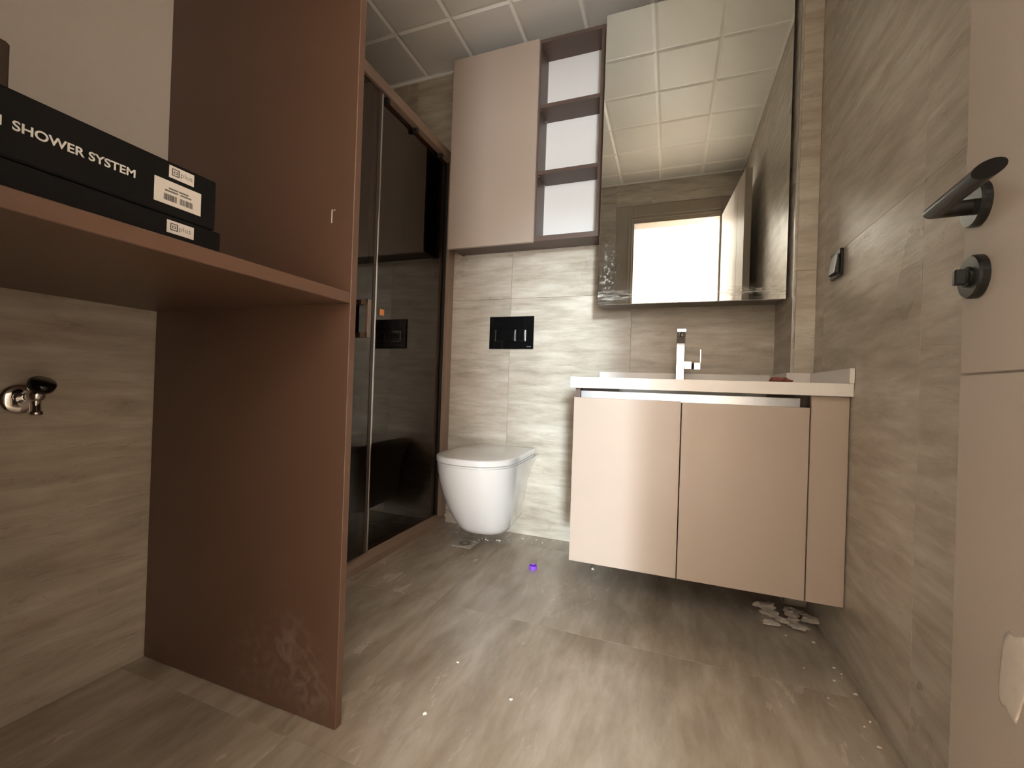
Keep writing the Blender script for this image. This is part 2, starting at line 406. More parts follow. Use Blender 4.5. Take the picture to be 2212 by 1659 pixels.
# floor
fl = struct('floor', bx(XS - 0.1, XR + 0.1, -0.068, YB + 0.1, -0.08, -0.0012), 'floor_grout')
for (a, b) in clip_cells(XS, XR, [-0.744 - 1.28, -0.744, 0.536]):
    for (c, d) in clip_cells(YF - 0.13, YB, [0.706, 1.336, 1.975]):
        obj('tile', bx(a + TG / 2, b - TG / 2, c + TG / 2, d - TG / 2, -0.011, 0, 0.0003), 'floor_tile', fl)
# ceiling with clip-in metal panels
ce = struct('ceiling', bx(XS - 0.1, XR + 0.1, YF - 0.001, YB + 0.1, ZC + 0.005, ZC + 0.06), 'ceiling_edge')
cx = [-1.9485, -1.6435, -1.3385, -1.0335, -0.7285, -0.4235, -0.1185, 0.1865]
cy = [0.547 - 0.31, 0.547, 0.857, 1.167, 1.477, 1.787]
for (a, b) in clip_cells(XS, XR, cx):
    for (c, d) in clip_cells(YF, YB - 0.012, cy):
        b_ = bmesh.new()
        g = 0.0010; w = 0.013
        r0 = [(a + g, c + g, ZC + 0.005), (b - g, c + g, ZC + 0.005), (b - g, d - g, ZC + 0.005), (a + g, d - g, ZC + 0.005)]
        w1 = min(w, (b - a) * 0.3); w2_ = min(w, (d - c) * 0.3)
        r1 = [(a + g + w1, c + g + w2_, ZC), (b - g - w1, c + g + w2_, ZC), (b - g - w1, d - g - w2_, ZC), (a + g + w1, d - g - w2_, ZC)]
        loft([r0, r1], b_)
        po = obj('ceiling_panel', b_, 'ceiling_panel', ce)
        po.data.materials.append(M['ceiling_edge'])
        for pl in po.data.polygons:
            if abs(pl.normal.z) < 0.95: pl.material_index = 1
tr = bmesh.new()
bx(XS, PX, YB - 0.013, YB - 0.0005, ZC - 0.010, ZC + 0.003, 0.0015, bm=tr)
struct('trim_2', tr, 'ceiling_edge')
tr = bmesh.new()
bx(XR - 0.012, XR - 0.0005, YF + 0.01, PY - 0.001, ZC - 0.010, ZC + 0.003, 0.0015, bm=tr)
bx(XL, XR - 0.013, YF + 0.0065, YF + 0.0175, ZC - 0.012, ZC + 0.003, 0.0015, bm=tr)
struct('trim_3', tr, 'ceiling_edge')

# hall outside the door, seen only in the mirror: far wall with a window, added side window, floor, ceiling
HX0, HX1, HY0, HY1, HZ = -1.9, 2.4, -4.5, YF - 0.13, 2.75
struct('floor_hall', bx(HX0 - 0.1, HX1 + 0.1, HY0 - 0.1, HY1 - 0.002, -0.08, 0), 'hall_floor')
struct('ceiling_hall', bx(HX0 - 0.1, HX1 + 0.1, HY0 - 0.1, HY1, HZ, HZ + 0.08), 'plaster_white')
struct('wall_hall_right', bx(HX1, HX1 + 0.1, HY0 - 0.1, HY1, 0, HZ), 'hall_bounce_cut')
WX0, WX1, WZ0, WZ1 = 1.04, 1.72, 0.12, 2.36
b_ = bx(HX0, WX0, HY0 - 0.1, HY0, 0, HZ); bx(WX1, HX1, HY0 - 0.1, HY0, 0, HZ, bm=b_)
bx(WX0, WX1, HY0 - 0.1, HY0, 0, WZ0, bm=b_); bx(WX0, WX1, HY0 - 0.1, HY0, WZ1, HZ, bm=b_)
struct('wall_hall_far', b_, 'plaster_white')
SY0, SY1, SZ0, SZ1 = -3.3, -1.3, 0.7, 2.2
b_ = bx(HX0 - 0.1, HX0, HY0 - 0.1, SY0, 0, HZ); bx(HX0 - 0.1, HX0, SY1, HY1, 0, HZ, bm=b_)
bx(HX0 - 0.1, HX0, SY0, SY1, 0, SZ0, bm=b_); bx(HX0 - 0.1, HX0, SY0, SY1, SZ1, HZ, bm=b_)
struct('wall_hall_left', b_, 'plaster_white')
b_ = bx(HX0 - 0.1, XL - 0.12, HY1, YF, 0, HZ); bx(XR + 0.12, HX1 + 0.1, HY1, YF, 0, HZ, bm=b_)
bx(XL - 0.12, XR + 0.12, HY1, YF, ZC + 0.2, HZ, bm=b_)
struct('wall_hall_near', b_, 'plaster_white')
b_ = bmesh.new()
for (a, b, c, d) in ((WX0, WX0 + 0.04, WZ0, WZ1), (WX1 - 0.04, WX1, WZ0, WZ1), (WX0 + 0.04, WX1 - 0.04, WZ0, WZ0 + 0.04), (WX0 + 0.04, WX1 - 0.04, WZ1 - 0.04, WZ1)):
    bx(a, b, HY0 - 0.06, HY0 - 0.005, c, d, 0.003, bm=b_)
w_ = struct('window_1', b_, 'window_frame')
obj('pane', bx(WX0 + 0.04, WX1 - 0.04, HY0 - 0.034, HY0 - 0.030, WZ0 + 0.04, WZ1 - 0.04), 'clear_glass', w_)
b_ = bmesh.new()
for (a, b, c, d) in ((SY0, SY0 + 0.05, SZ0, SZ1), (SY1 - 0.05, SY1, SZ0, SZ1), (SY0 + 0.05, SY1 - 0.05, SZ0, SZ0 + 0.05), (SY0 + 0.05, SY1 - 0.05, SZ1 - 0.05, SZ1), ((SY0 + SY1) / 2 - 0.03, (SY0 + SY1) / 2 + 0.03, SZ0 + 0.05, SZ1 - 0.05)):
    bx(HX0 - 0.05, HX0 - 0.005, a, b, c, d, 0.003, bm=b_)
w_ = struct('window_added', b_, 'window_frame')  # unseen side window, added to make the hall bright
for k in range(2):
    y0 = SY0 + 0.05 + k * ((SY1 - SY0) / 2 - 0.02)
    obj('pane', bx(HX0 - 0.030, HX0 - 0.026, y0, y0 + (SY1 - SY0) / 2 - 0.08, SZ0 + 0.05, SZ1 - 0.05), 'clear_glass', w_)

# ---------------------------------------------------------------- vanity
VX0, VX1, VXM, VXF = -0.313, 0.4835, 0.037, 0.389
VY = 1.484          # door face
VZ0, VZ1 = 0.164, 0.730
van = thing('vanity_cabinet', 'wall-hung beige two-door vanity cabinet under the white washbasin counter', 'cabinet', (0.085, 1.80, VZ0))
b_ = bx(VX0 + 0.001, VX0 + 0.018, VY + 0.020, YB - 0.001, VZ0 + 0.002, 0.7655)
bx(XR - 0.020, XR - 0.003, VY + 0.060, PY - 0.003, VZ0 + 0.002, 0.7655, bm=b_)
bx(VX0 + 0.018, XR - 0.020, VY + 0.020, PY - 0.003, VZ0 + 0.002, VZ0 + 0.020, bm=b_)
bx(VX0 + 0.018, PX - 0.004, PY - 0.003, YB - 0.001, VZ0 + 0.002, VZ0 + 0.020, bm=b_)
bx(VX0 + 0.018, XR - 0.020, VY + 0.066, VY + 0.080, 0.68, 0.7655, bm=b_)
obj('body', b_, 'brown_dark', van)
obj('door', bx(VX0, VXM - 0.0015, VY, VY + 0.018, VZ0, VZ1 + 0.003, 0.0012), 'cashmere', van)
obj('door', bx(VXM + 0.0015, VXF - 0.0015, VY, VY + 0.018, VZ0, VZ1, 0.0012), 'cashmere', van)
obj('filler_panel', bx(VXF + 0.0015, VX1, VY, VY + 0.018, VZ0, 0.7652, 0.0012), 'cashmere', van)
b_ = bx(-0.291, 0.365, VY + 0.010, VY + 0.014, 0.728, 0.757, 0.0008)
bx(-0.291, 0.365, VY + 0.014, VY + 0.060, 0.728, 0.732, bm=b_)
hp = obj('handle_profile', b_, 'alu', van); hp['label'] = 'brushed aluminium grip rail above the doors'

CY = 1.464
cnt = thing('washbasin_counter', 'white quartz counter with basin and low upstand on the beige vanity', 'counter', (0.08, 1.79, 0.766))
CZ0, CZ1 = 0.7665, 0.8035
bx0, bx1, by0, by1 = -0.18, 0.30, 1.53, 1.88     # basin opening
b_ = bx(-0.323, bx0, CY, YB - 0.001, CZ0, CZ1, 0.0012)
bx(bx0, bx1, CY, by0, CZ0, CZ1, 0.0006, bm=b_)
bx(bx0, bx1, by1, YB - 0.001, CZ0, CZ1, 0.0006, bm=b_)
bx(bx1, PX - 0.002, CY, YB - 0.001, CZ0, CZ1, 0.0006, bm=b_)
bx(PX - 0.002, XR - 0.001, CY, PY - 0.001, CZ0, CZ1, 0.0012, bm=b_)
obj('slab', b_, 'counter', cnt)
# one front apron so the slab reads as one piece
obj('front_edge', bx(-0.3235, XR - 0.0008, CY - 0.0015, CY + 0.006, CZ0 - 0.0002, CZ1 + 0.0002, 0.0012), 'counter', cnt)
UZ = 0.847
b_ = bx(-0.323, PX - 0.002, YB - 0.013, YB - 0.001, CZ1, UZ, 0.001)
bx(PX - 0.0145, PX - 0.0015, PY - 0.0135, YB - 0.013, CZ1, UZ, 0.001, bm=b_)
bx(PX - 0.0015, XR - 0.0135, PY - 0.0135, PY - 0.0015, CZ1, UZ, 0.001, bm=b_)
bx(XR - 0.0135, XR - 0.001, CY - 0.006, PY - 0.0015, CZ1, UZ, 0.001, bm=b_)
obj('upstand', b_, 'counter', cnt)
rings = []
for (ins, z, rr) in ((0.0, CZ1 - 0.001, 0.03), (0.004, 0.79, 0.03), (0.012, 0.70, 0.04), (0.03, 0.672, 0.05), (0.10, 0.666, 0.05)):
    x0, x1, y0, y1 = bx0 + ins, bx1 - ins, by0 + ins, by1 - ins
    rr = min(rr, 0.07); ring = []
    for (cx_, cy_, a0) in ((x1 - rr, y1 - rr, 0), (x0 + rr, y1 - rr, 90), (x0 + rr, y0 + rr, 180), (x1 - rr, y0 + rr, 270)):
        for k in range(6):
            a = math.radians(a0 + 18 * k); ring.append((cx_ + rr * math.cos(a), cy_ + rr * math.sin(a), z))
    rings.append(ring)
vb = bmesh.new(); vr_ = [[vb.verts.new(p) for p in r] for r in rings]
for a, b in zip(vr_, vr_[1:]):
    for i in range(len(a)): vb.faces.new((a[i], a[(i + 1) % len(a)], b[(i + 1) % len(a)], b[i]))
vb.faces.new(vr_[-1])
obj('basin', vb, 'ceramic', cnt, smooth=True)
obj('drain_cap', lathe([(0.03, 0), (0.032, 0.003), (0.02, 0.006)], (0.06, 1.72, 0.666), (0, 0, 1)), 'chrome', cnt)

# faucet
FX, FY = 0.037, 1.945
fa = thing('basin_faucet', 'square chrome single-lever mixer tap on the white counter', 'faucet', (FX, FY, CZ1))
b_ = bx(FX - 0.0175, FX + 0.0175, FY - 0.02, FY + 0.02, CZ1, 0.962, 0.003, seg=2)
obj('body', b_, 'chrome', fa)
obj('base_ring', bx(FX - 0.021, FX + 0.021, FY - 0.024, FY + 0.024, CZ1, CZ1 + 0.006, 0.002), 'chrome', fa)
sp = bmesh.new()
prof = [(FY + 0.02, 0.962, 0.990), (FY - 0.02, 0.962, 0.995), (FY - 0.075, 0.982, 1.004), (FY - 0.128, 1.000, 1.013)]
rings = [[(FX - 0.0175, y, a), (FX + 0.0175, y, a), (FX + 0.0175, y, c), (FX - 0.0175, y, c)] for (y, a, c) in prof]
loft(rings, sp); bmesh.ops.bevel(sp, geom=list(sp.edges), offset=0.0015, segments=1, affect='EDGES')
spo = obj('spout', sp, 'chrome', fa)
obj('aerator', cyl((FX, FY - 0.108, 0.984), (FX, FY - 0.108, 0.996), 0.009), 'chrome', spo)
b_ = bx(FX + 0.0165, FX + 0.046, FY - 0.017, FY + 0.017, 0.858, 0.893, 0.003, seg=2)
obj('valve_arm', b_, 'chrome', fa)
lv = obj('lever', bx(FX + 0.052, FX + 0.080, FY - 0.018, FY + 0.018, 0.856, 0.888, 0.003, seg=2), 'chrome', fa)
obj('lever_blade', bx(FX + 0.075, FX + 0.081, FY - 0.012, FY + 0.012, 0.886, 0.943, 0.0015), 'chrome', lv)
obj('lever_pivot', cyl((FX + 0.045, FY, 0.873), (FX + 0.053, FY, 0.873), 0.012), 'rubber', lv)

# scrap on the counter
b_ = bmesh.new(); bmesh.ops.create_icosphere(b_, subdivisions=3, radius=1)
for v in b_.verts:
    n = 0.75 + 0.35 * math.sin(7 * v.co.x + 3 * v.co.y) * math.cos(5 * v.co.y + 2 * v.co.z)
    v.co = Vector((0.345 + v.co.x * 0.04 * n, 1.66 + v.co.y * 0.03 * n, CZ1 + 0.011 + max(-0.0105, v.co.z * 0.011 * n)))
tag(obj('cloth_scrap', b_, 'red_cloth', smooth=True, origin=(0.345, 1.66, CZ1)), 'dark red crumpled scrap lying on the white counter', 'scrap')

# ---------------------------------------------------------------- mirror cabinet
MY = 1.885
mc = thing('mirror_cabinet', 'tall mirror-fronted wall cabinet with dust smears above the white counter', 'mirror cabinet', (0.05, 2.0, 1.130))
b_ = bx(-0.305, 0.400, MY + 0.006, 2.0, 1.131, 2.398, 0.001)
bx(-0.24, 0.34, 2.0, YB - 0.001, 1.24, 2.36, bm=b_)
obj('body', b_, 'brown_dark', mc)
obj('mirror', bx(-0.309, 0.404, MY, MY + 0.005, 1.130, 2.402, 0.0015), 'mirror', mc)

# ---------------------------------------------------------------- wall cabinet with open shelves
wc = thing('wall_cabinet', 'wall cabinet with one beige door and open white-backed shelves above the toilet', 'cabinet', (-0.71, 2.04, 1.465))
AX0, ADIV, AX1 = -1.088, -0.640, -0.325
AY = 1.973; AZ0, AZ1 = 1.465, 2.442
b_ = bx(AX0, AX0 + 0.018, AY, YB - 0.001, AZ0, AZ1)
bx(ADIV - 0.009, ADIV + 0.009, AY, YB - 0.012, AZ0 + 0.025, AZ1 - 0.018, 0.0006, bm=b_)
bx(AX1 - 0.018, AX1, AY, YB - 0.001, AZ0, AZ1, 0.0006, bm=b_)
bx(AX0 + 0.018, AX1 - 0.018, AY, YB - 0.012, AZ0, AZ0 + 0.025, 0.0006, bm=b_)
bx(AX0 + 0.018, AX1 - 0.018, AY, YB - 0.012, AZ1 - 0.018, AZ1, 0.0006, bm=b_)
obj('carcass', b_, 'brown_dark', wc)
bp_ = obj('back_panel', bx(AX0 + 0.018, AX1 - 0.018, YB - 0.011, YB - 0.002, AZ0, AZ1), 'shelf_white', wc)
bp_['label'] = 'white back panel'
for z in (2.127, 1.805):
    s_ = obj('shelf', bx(ADIV + 0.0095, AX1 - 0.0185, AY + 0.002, YB - 0.012, z - 0.018, z, 0.0006), 'brown_dark', wc)
    for yy in (AY + 0.012, YB - 0.03):
        obj('shelf_pin', cyl((ADIV + 0.0095, yy, z - 0.022), (ADIV + 0.016, yy, z - 0.022), 0.003, n=10), 'alu', s_)
d_ = obj('door', bx(-1.099, -0.6365, 1.955, 1.9725, 1.458, 2.436, 0.0012), 'cashmere', wc)
d_['label'] = 'flat beige handleless door'

# ---------------------------------------------------------------- toilet
TX = -0.788
to = thing('toilet', 'white wall-hung toilet with closed lid below the black flush plate', 'toilet', (TX, 1.86, 0.10))
def outline(w, s, f, wr, yb, n=22, p=0.82):
    pts = [(TX - wr, yb)]
    pts.append((TX - wr - (w - wr) * 0.25, yb - (yb - s) * 0.35))
    pts.append((TX - wr - (w - wr) * 0.75, yb - (yb - s) * 0.7))
    for k in range(n + 1):
        t = math.pi * k / n
        cx_ = math.cos(t); sx_ = math.sin(t)
        pts.append((TX - w * math.copysign(abs(cx_) ** 0.86, cx_), s - (s - f) * sx_ ** p))
    pts.append((TX + wr + (w - wr) * 0.75, yb - (yb - s) * 0.7))
    pts.append((TX + wr + (w - wr) * 0.25, yb - (yb - s) * 0.35))
    pts.append((TX + wr, yb))
    return pts
lev = [(0.098, 0.100, 1.865, 1.762, 0.085), (0.104, 0.112, 1.860, 1.744, 0.09), (0.125, 0.124, 1.850, 1.722, 0.095), (0.17, 0.141, 1.832, 1.688, 0.10), (0.22, 0.155, 1.814, 1.655, 0.106),
       (0.28, 0.166, 1.793, 1.622, 0.116), (0.34, 0.1735, 1.775, 1.596, 0.13), (0.39, 0.177, 1.764, 1.581, 0.155), (0.421, 0.178, 1.760, 1.575, 0.176)]
yb_t = YB - 0.001
bowl = loft([[(x, y, z) for (x, y) in outline(w, s, f, wr, yb_t)] for (z, w, s, f, wr) in lev])
bowl_o = obj('bowl', bowl, 'ceramic', to, smooth=True)
bowl_o.modifiers.new('edge', 'EDGE_SPLIT').split_angle = math.radians(50)
def lidmesh(grow, z0, z1, dome, yb):
    zz = [(z0, -0.004), (z0 + 0.003, 0.0), (z1 - 0.006, 0.0005), (z1 - 0.002, -0.002), (z1, -0.008)]
    rings = []
    for z, g in zz:
        rings.append([(x, y, z) for (x, y) in outline(0.178 + grow + g, 1.76, 1.570 - grow - g, 0.168 + grow * 0.5 + g, yb)])
    return loft(rings)
st = obj('seat', lidmesh(-0.002, 0.4225, 0.4285, 0, 2.03), 'ceramic', to, smooth=True)
st.modifiers.new('edge', 'EDGE_SPLIT').split_angle = math.radians(40)
ld = obj('lid', lidmesh(0.002, 0.4305, 0.458, 0, 2.045), 'ceramic', to, smooth=True)
ld.modifiers.new('edge', 'EDGE_SPLIT').split_angle = math.radians(50)
for s in (-1, 1):
    obj('hinge', cyl((TX + s * 0.085 - 0.02, 2.055, 0.44), (TX + s * 0.085 + 0.02, 2.055, 0.44), 0.011), 'chrome', to)
    obj('reflection_cap', lathe([(0.016, -0.006), (0.016, 0.004), (0.012, 0.007)], (TX + s * 0.113, 1.985, 0.29), (s, -0.25, -0.1), n=20), 'ceramic', to, smooth=False)  # added caps stand for small reflections on the bowl side

# flush plate
PXc, PZ0, PZ1 = TX, 0.957, 1.127
fp = thing('flush_plate', 'glossy black dual flush plate with chrome-edged buttons on the tiled wall', 'flush plate', (PXc, YB, PZ0))
x0, x1 = PXc - 0.123, PXc + 0.123
obj('plate', bx(x0, x1, YB - 0.009, YB - 0.0005, PZ0, PZ1, 0.0015), 'black_gloss', fp)
W_, H_ = x1 - x0, PZ1 - PZ0
ba, bm_, bc = x0 + 0.145 * W_, x0 + 0.595 * W_, x0 + 0.82 * W_
zt, zb = PZ1 - 0.42 * H_, PZ1 - 0.76 * H_
for (a, b) in ((ba, bm_), (bm_, bc)):
    bt = obj('button', bx(a + 0.003, b - 0.003, YB - 0.0115, YB - 0.0088, zb + 0.002, zt - 0.002, 0.0008), 'black_gloss', fp)
b_ = bx(ba - 0.0022, ba + 0.0018, YB - 0.012, YB - 0.0088, zb, zt, 0.0006)
for xx in (bm_, bc): bx(xx - 0.002, xx + 0.002, YB - 0.012, YB - 0.0088, zb, zt, 0.0006, bm=b_)
bx(ba, bc, YB - 0.0105, YB - 0.0088, zt - 0.0010, zt + 0.0002, bm=b_); bx(ba, bc, YB - 0.0105, YB - 0.0088, zb - 0.0002, zb + 0.0010, bm=b_)
obj('button_edging', b_, 'chrome', fp)
b_ = bmesh.new()
for k, wd in enumerate((0.0036, 0.0036, 0.003, 0.0036, 0.0028)):
    xx = x1 - 0.034 + k * 0.0048
    bx(xx, xx + wd, YB - 0.0093, YB - 0.0089, PZ0 + 0.010, PZ0 + 0.0145, bm=b_)
obj('logo', b_, 'alu', fp)

# ---------------------------------------------------------------- shower screen
sh = thing('shower_screen', 'bronze-framed smoked glass sliding shower screen beside the toilet', 'shower screen', (XG, 1.45, 0.0))
ZT = 2.005
SY = 0.80
b_ = bmesh.new()                                      # sill with a sloping top
rings = []
for y in (SY, YB - 0.001):
    rings.append([(XG, y, 0.0), (XG, y, 0.028), (XG - 0.028, y, 0.052), (XG - 0.062, y, 0.052), (XG - 0.062, y, 0.0)])
loft(rings, b_); obj('sill', b_, 'bronze', sh)
obj('top_rail', bx(XG - 0.045, XG, SY, YB - 0.001, ZT - 0.045, ZT, 0.0015), 'bronze', sh)
obj('wall_post', bx(XG - 0.045, XG, YB - 0.058, YB - 0.001, 0.046, ZT - 0.045, 0.0015), 'bronze', sh)
obj('wall_post', bx(XG - 0.045, XG, SY, SY + 0.05, 0.046, ZT - 0.045, 0.0015), 'bronze', sh)
obj('seal', bx(XG - 0.036, XG - 0.020, YB - 0.066, YB - 0.058, 0.052, ZT - 0.045), 'rubber', sh)
obj('fixed_glass', bx(XG - 0.037, XG - 0.031, 1.44, YB - 0.060, 0.052, ZT - 0.045), 'glass', sh)
sd = obj('sliding_glass', bx(XG - 0.018, XG - 0.012, SY + 0.05, 1.462, 0.060, ZT - 0.050), 'glass', sh)
obj('edge_profile', bx(XG - 0.021, XG - 0.009, 1.462, 1.471, 0.058, ZT - 0.048, 0.002), 'bronze_shiny', sd)
obj('edge_seal', bx(XG - 0.0195, XG - 0.0105, 1.444, 1.4615, 0.060, ZT - 0.050), 'rubber_brown', sd)
obj('magnet_strip', bx(XG - 0.034, XG - 0.022, 1.438, 1.452, 0.058, ZT - 0.048, 0.001), 'bronze', sd)
hb = bmesh.new()
for z in (0.945, 1.075):
    bx(XG - 0.012, XG + 0.020, 1.378, 1.400, z - 0.010, z + 0.010, 0.001, bm=hb)
bx(XG + 0.012, XG + 0.022, 1.378, 1.400, 0.935, 1.085, 0.001, bm=hb)
bx(XG - 0.046, XG - 0.038, 1.378, 1.400, 0.935, 1.085, 0.001, bm=hb)
for z in (0.945, 1.075):
    bx(XG - 0.040, XG - 0.018, 1.380, 1.398, z - 0.008, z + 0.008, bm=hb)
obj('handle', hb, 'bronze', sd)
for y in (1.06, 1.50, 1.72, 1.95):
    obj('roller', cyl((XG - 0.028, y, ZT - 0.058), (XG - 0.008, y, ZT - 0.058), 0.012, n=16), 'rubber', sh)
tag(obj('orange_sticker', bx(XG - 0.0309, XG - 0.0302, 1.520, 1.548, 1.048, 1.074), 'orange', origin=(XG - 0.0305, 1.534, 1.05)),
    'small orange square sticker stuck on the smoked shower glass', 'sticker')

# ---------------------------------------------------------------- open tall cabinet on the left
PYF, PXF = 0.757, -0.661
tc = thing('tall_open_cabinet', 'tall dark brown open cabinet with one thick shelf on the left wall', 'cabinet', (-0.98, 0.42, 0.0))
sp_ = obj('side_panel', bx(XL + 0.001, PXF, PYF, PYF + 0.019, 0.001, 2.44, 0.0012), 'brown_scuffed', tc)
obj('shelf', bx(XL + 0.001, PXF, YF + 0.03, PYF - 0.0006, 0.9325, 0.9565, 0.0012), 'brown', tc)
obj('side_panel', bx(XL + 0.001, PXF, YF + 0.0075, YF + 0.0255, 0.001, 2.44, 0.0012), 'brown', tc)
obj('top_panel', bx(XL + 0.001, PXF, YF + 0.0265, PYF - 0.0006, 2.42, 2.44, 0.0012), 'brown', tc)
k_ = obj('back_panel', bx(XL + 0.001, -1.287, YF + 0.0265, PYF - 0.0006, 0.957, 2.419), 'panel_white', tc)
k_['label'] = 'off-white back panel'
b_ = bmesh.new()
bx(-0.7225, -0.7195, PYF - 0.0004, PYF + 0.0002, 1.115, 1.145, bm=b_)
bx(-0.7165, -0.712, PYF - 0.0004, PYF + 0.0002, 1.142, 1.144, bm=b_)
ch = obj('edge_chip', b_, 'panel_white', sp_)
ch['label'] = 'small white chip in the brown surface'

# boxes on the shelf
BXF = -0.700
SZ = 0.957
bl = thing('shower_fittings_box', 'flat black box with one white logo sticker, under the lettered box', 'box', (-0.84, 0.29, SZ))
obj('carton', bx(-0.99, BXF, YF + 0.035, 0.494, SZ, 0.9985, 0.003, seg=2), 'black_card', bl)
bu = thing('shower_system_box', 'long black box lettered SHOWER SYSTEM on top of the flat black box', 'box', (-0.84, 0.28, 0.999))
obj('carton', bx(-0.985, BXF, YF + 0.035, 0.484, 0.999, 1.078, 0.003, seg=2), 'black_card', bu)
XT = BXF + 0.0006
def sticker(parent, y0, y1, z0, z1, name):
    return obj(name, bx(BXF, XT, y0, y1, z0, z1), 'paper', parent)
def logo(parent, y, z, s):
    b_ = bmesh.new()
    t = 0.12 * s
    for (a, b, c, d) in ((0, 1.0, 0.88, 1.0), (0, 1.0, 0, 0.12), (0, 0.12, 0.12, 0.88), (0.88, 1.0, 0.12, 0.88), (0.25, 0.75, 0.60, 0.68), (0.25, 0.75, 0.30, 0.38), (0.25, 0.34, 0.38, 0.60), (0.66, 0.75, 0.38, 0.60)):
        bx(XT, XT + 0.0003, y + a * s, y + b * s, z + c * s, z + d * s, bm=b_)
    obj('logo', b_, 'ink', parent)
    text_obj('lettering', 'plus', s * 1.05, 'ink', parent, (XT, y + s * 1.12, z + 0.22 * s), (0, 1, 0), (0, 0, 1), bold=-0.0002, depth=0.0003)
s1 = sticker(bu, 0.4135, 0.4485, 1.0545, 1.0725, 'logo_sticker'); logo(s1, 0.417, 1.0585, 0.0105)
s2 = sticker(bl, 0.413, 0.451, 0.9735, 0.992, 'logo_sticker'); logo(s2, 0.4175, 0.978, 0.0105)
s3 = sticker(bu, 0.395, 0.460, 1.0135, 1.0485, 'barcode_label')
b_ = bmesh.new()
for (y0, y1, z) in ((0.414, 0.4265, 1.0365), (0.428, 0.441, 1.0365), (0.409, 0.4265, 1.0325), (0.430, 0.4455, 1.0325)):
    y = y0
    while y < y1:
        w = random.choice((0.0012, 0.0016, 0.0009)); bx(XT, XT + 0.0003, y, min(y + w, y1), z, z + 0.0022, bm=b_); y += w + 0.0005
y = 0.4075
while y < 0.4475:
    w = random.choice((0.0004, 0.0007, 0.0011)); 
    if not 0.424 < y < 0.428: bx(XT, XT + 0.0003, y, y + w, 1.0195, 1.0285, bm=b_)
    y += w + random.choice((0.0004, 0.0007))
obj('barcode_print', b_, 'ink', s3)
text_obj('lettering', 'SHOWER SYSTEM', 0.0152, 'print_white', bu, (BXF, 0.2535, 1.0330), (0, 1, 0), (0, 0, 1), bold=0.0003, depth=0.0006)
text_obj('lettering', 'N', 0.0152, 'print_white', bu, (BXF, 0.2345, 1.0330), (0, 1, 0), (0, 0, 1), bold=0.0003, depth=0.0006)
ct = thing('carton', 'brown carton standing behind the black boxes against the pale back panel', 'box', (-1.24, 0.26, SZ))
obj('body', bx(-1.280, -1.200, YF + 0.035, 0.429, SZ, 1.384, 0.003), 'carton', ct)
obj('flap', bx(-1.276, -1.204, YF + 0.040, 0.425, 1.384, 1.386), 'carton', ct)

# angle valve on the tiles under the shelf
VYc, VZc = 0.503, 0.700
av = thing('angle_valve', 'small chrome angle valve with dark knob on the tiles under the shelf', 'valve', (XL, VYc, VZc))
obj('rosette', lathe([(0.034, 0.0), (0.034, 0.003), (0.028, 0.008), (0.015, 0.010)], (XL + 0.0002, VYc, VZc), (1, 0, 0)), 'chrome', av, smooth=True)
vb_ = cyl((XL + 0.006, VYc, VZc), (XL + 0.070, VYc, VZc + 0.012), 0.010)
bmesh.ops.create_uvsphere(vb_, u_segments=20, v_segments=12, radius=0.0155, matrix=Matrix.Translation((XL + 0.062, VYc, VZc + 0.010)))
obj('body', vb_, 'chrome', av, smooth=True)
kb_ = lathe([(0.012, 0.0), (0.014, 0.006), (0.020, 0.010), (0.022, 0.016), (0.022, 0.026), (0.019, 0.030)], (XL + 0.060, VYc + 0.003, VZc + 0.016), (0.55, 0.08, 0.83))
obj('knob', kb_, 'black_gloss', av, smooth=True)
obj('outlet', lathe([(0.009, 0), (0.009, 0.030), (0.012, 0.031), (0.012, 0.038), (0.008, 0.040)], (XL + 0.062, VYc, VZc + 0.008), (0, 0, -1), n=24), 'chrome', av, smooth=True)

# light switch on the right wall
sw = thing('light_switch', 'dark grey single rocker light switch on the tiled right wall', 'light switch', (XR, 1.615, 1.18))
obj('frame', bx(XR - 0.010, XR - 0.0003, 1.573, 1.657, 1.138, 1.222, 0.002), 'black_matt', sw)
rk = bmesh.new()
loft([[(XR - 0.010, 1.585, 1.150), (XR - 0.010, 1.645, 1.150), (XR - 0.010, 1.645, 1.210), (XR - 0.010, 1.585, 1.210)],
      [(XR - 0.020, 1.586, 1.151), (XR - 0.020, 1.644, 1.151), (XR - 0.013, 1.644, 1.209), (XR - 0.013, 1.586, 1.209)]], rk)
obj('rocker', rk, 'black_matt', sw)

# ---------------------------------------------------------------- door leaf, open against the right wall
hinge = Vector((0.340, YF + 0.022, 0.0))
free = Vector((0.3965, 0.813, 0.0))
LL = (free - hinge).length
dd = (free - hinge).normalized()
nn = Vector((-dd.y, dd.x, 0))        # face normal pointing into the room (-X)
def L2W(u, t, z): return hinge + dd * u - nn * t + Vector((0, 0, z))     # u along leaf, t thickness away from room
def lbox(u0, u1, t0, t1, z0, z1, bev=0.0, bm=None):
    bm = bm or bmesh.new(); s = bmesh.new()
    bx(u0, u1, t0, t1, z0, z1, bev, bm=s)
    for v in s.verts: v.co = L2W(v.co.x, v.co.y, v.co.z)
    tmp = bpy.data.meshes.new('tmp'); s.to_mesh(tmp); s.free(); bm.from_mesh(tmp); bpy.data.meshes.remove(tmp)
    return bm
ORIG_d = Vector((hinge.x, hinge.y, 0))
dr = bpy.data.objects.new('door_1', None); COL.objects.link(dr); dr.location = ORIG_d; ORIG[dr.name] = ORIG_d
dr['kind'] = 'structure'; dr['label'] = 'beige panelled door standing open along the right wall'
obj('leaf', lbox(0, LL, 0.005, 0.040, 0.008, 2.155, 0.001), 'door', dr)
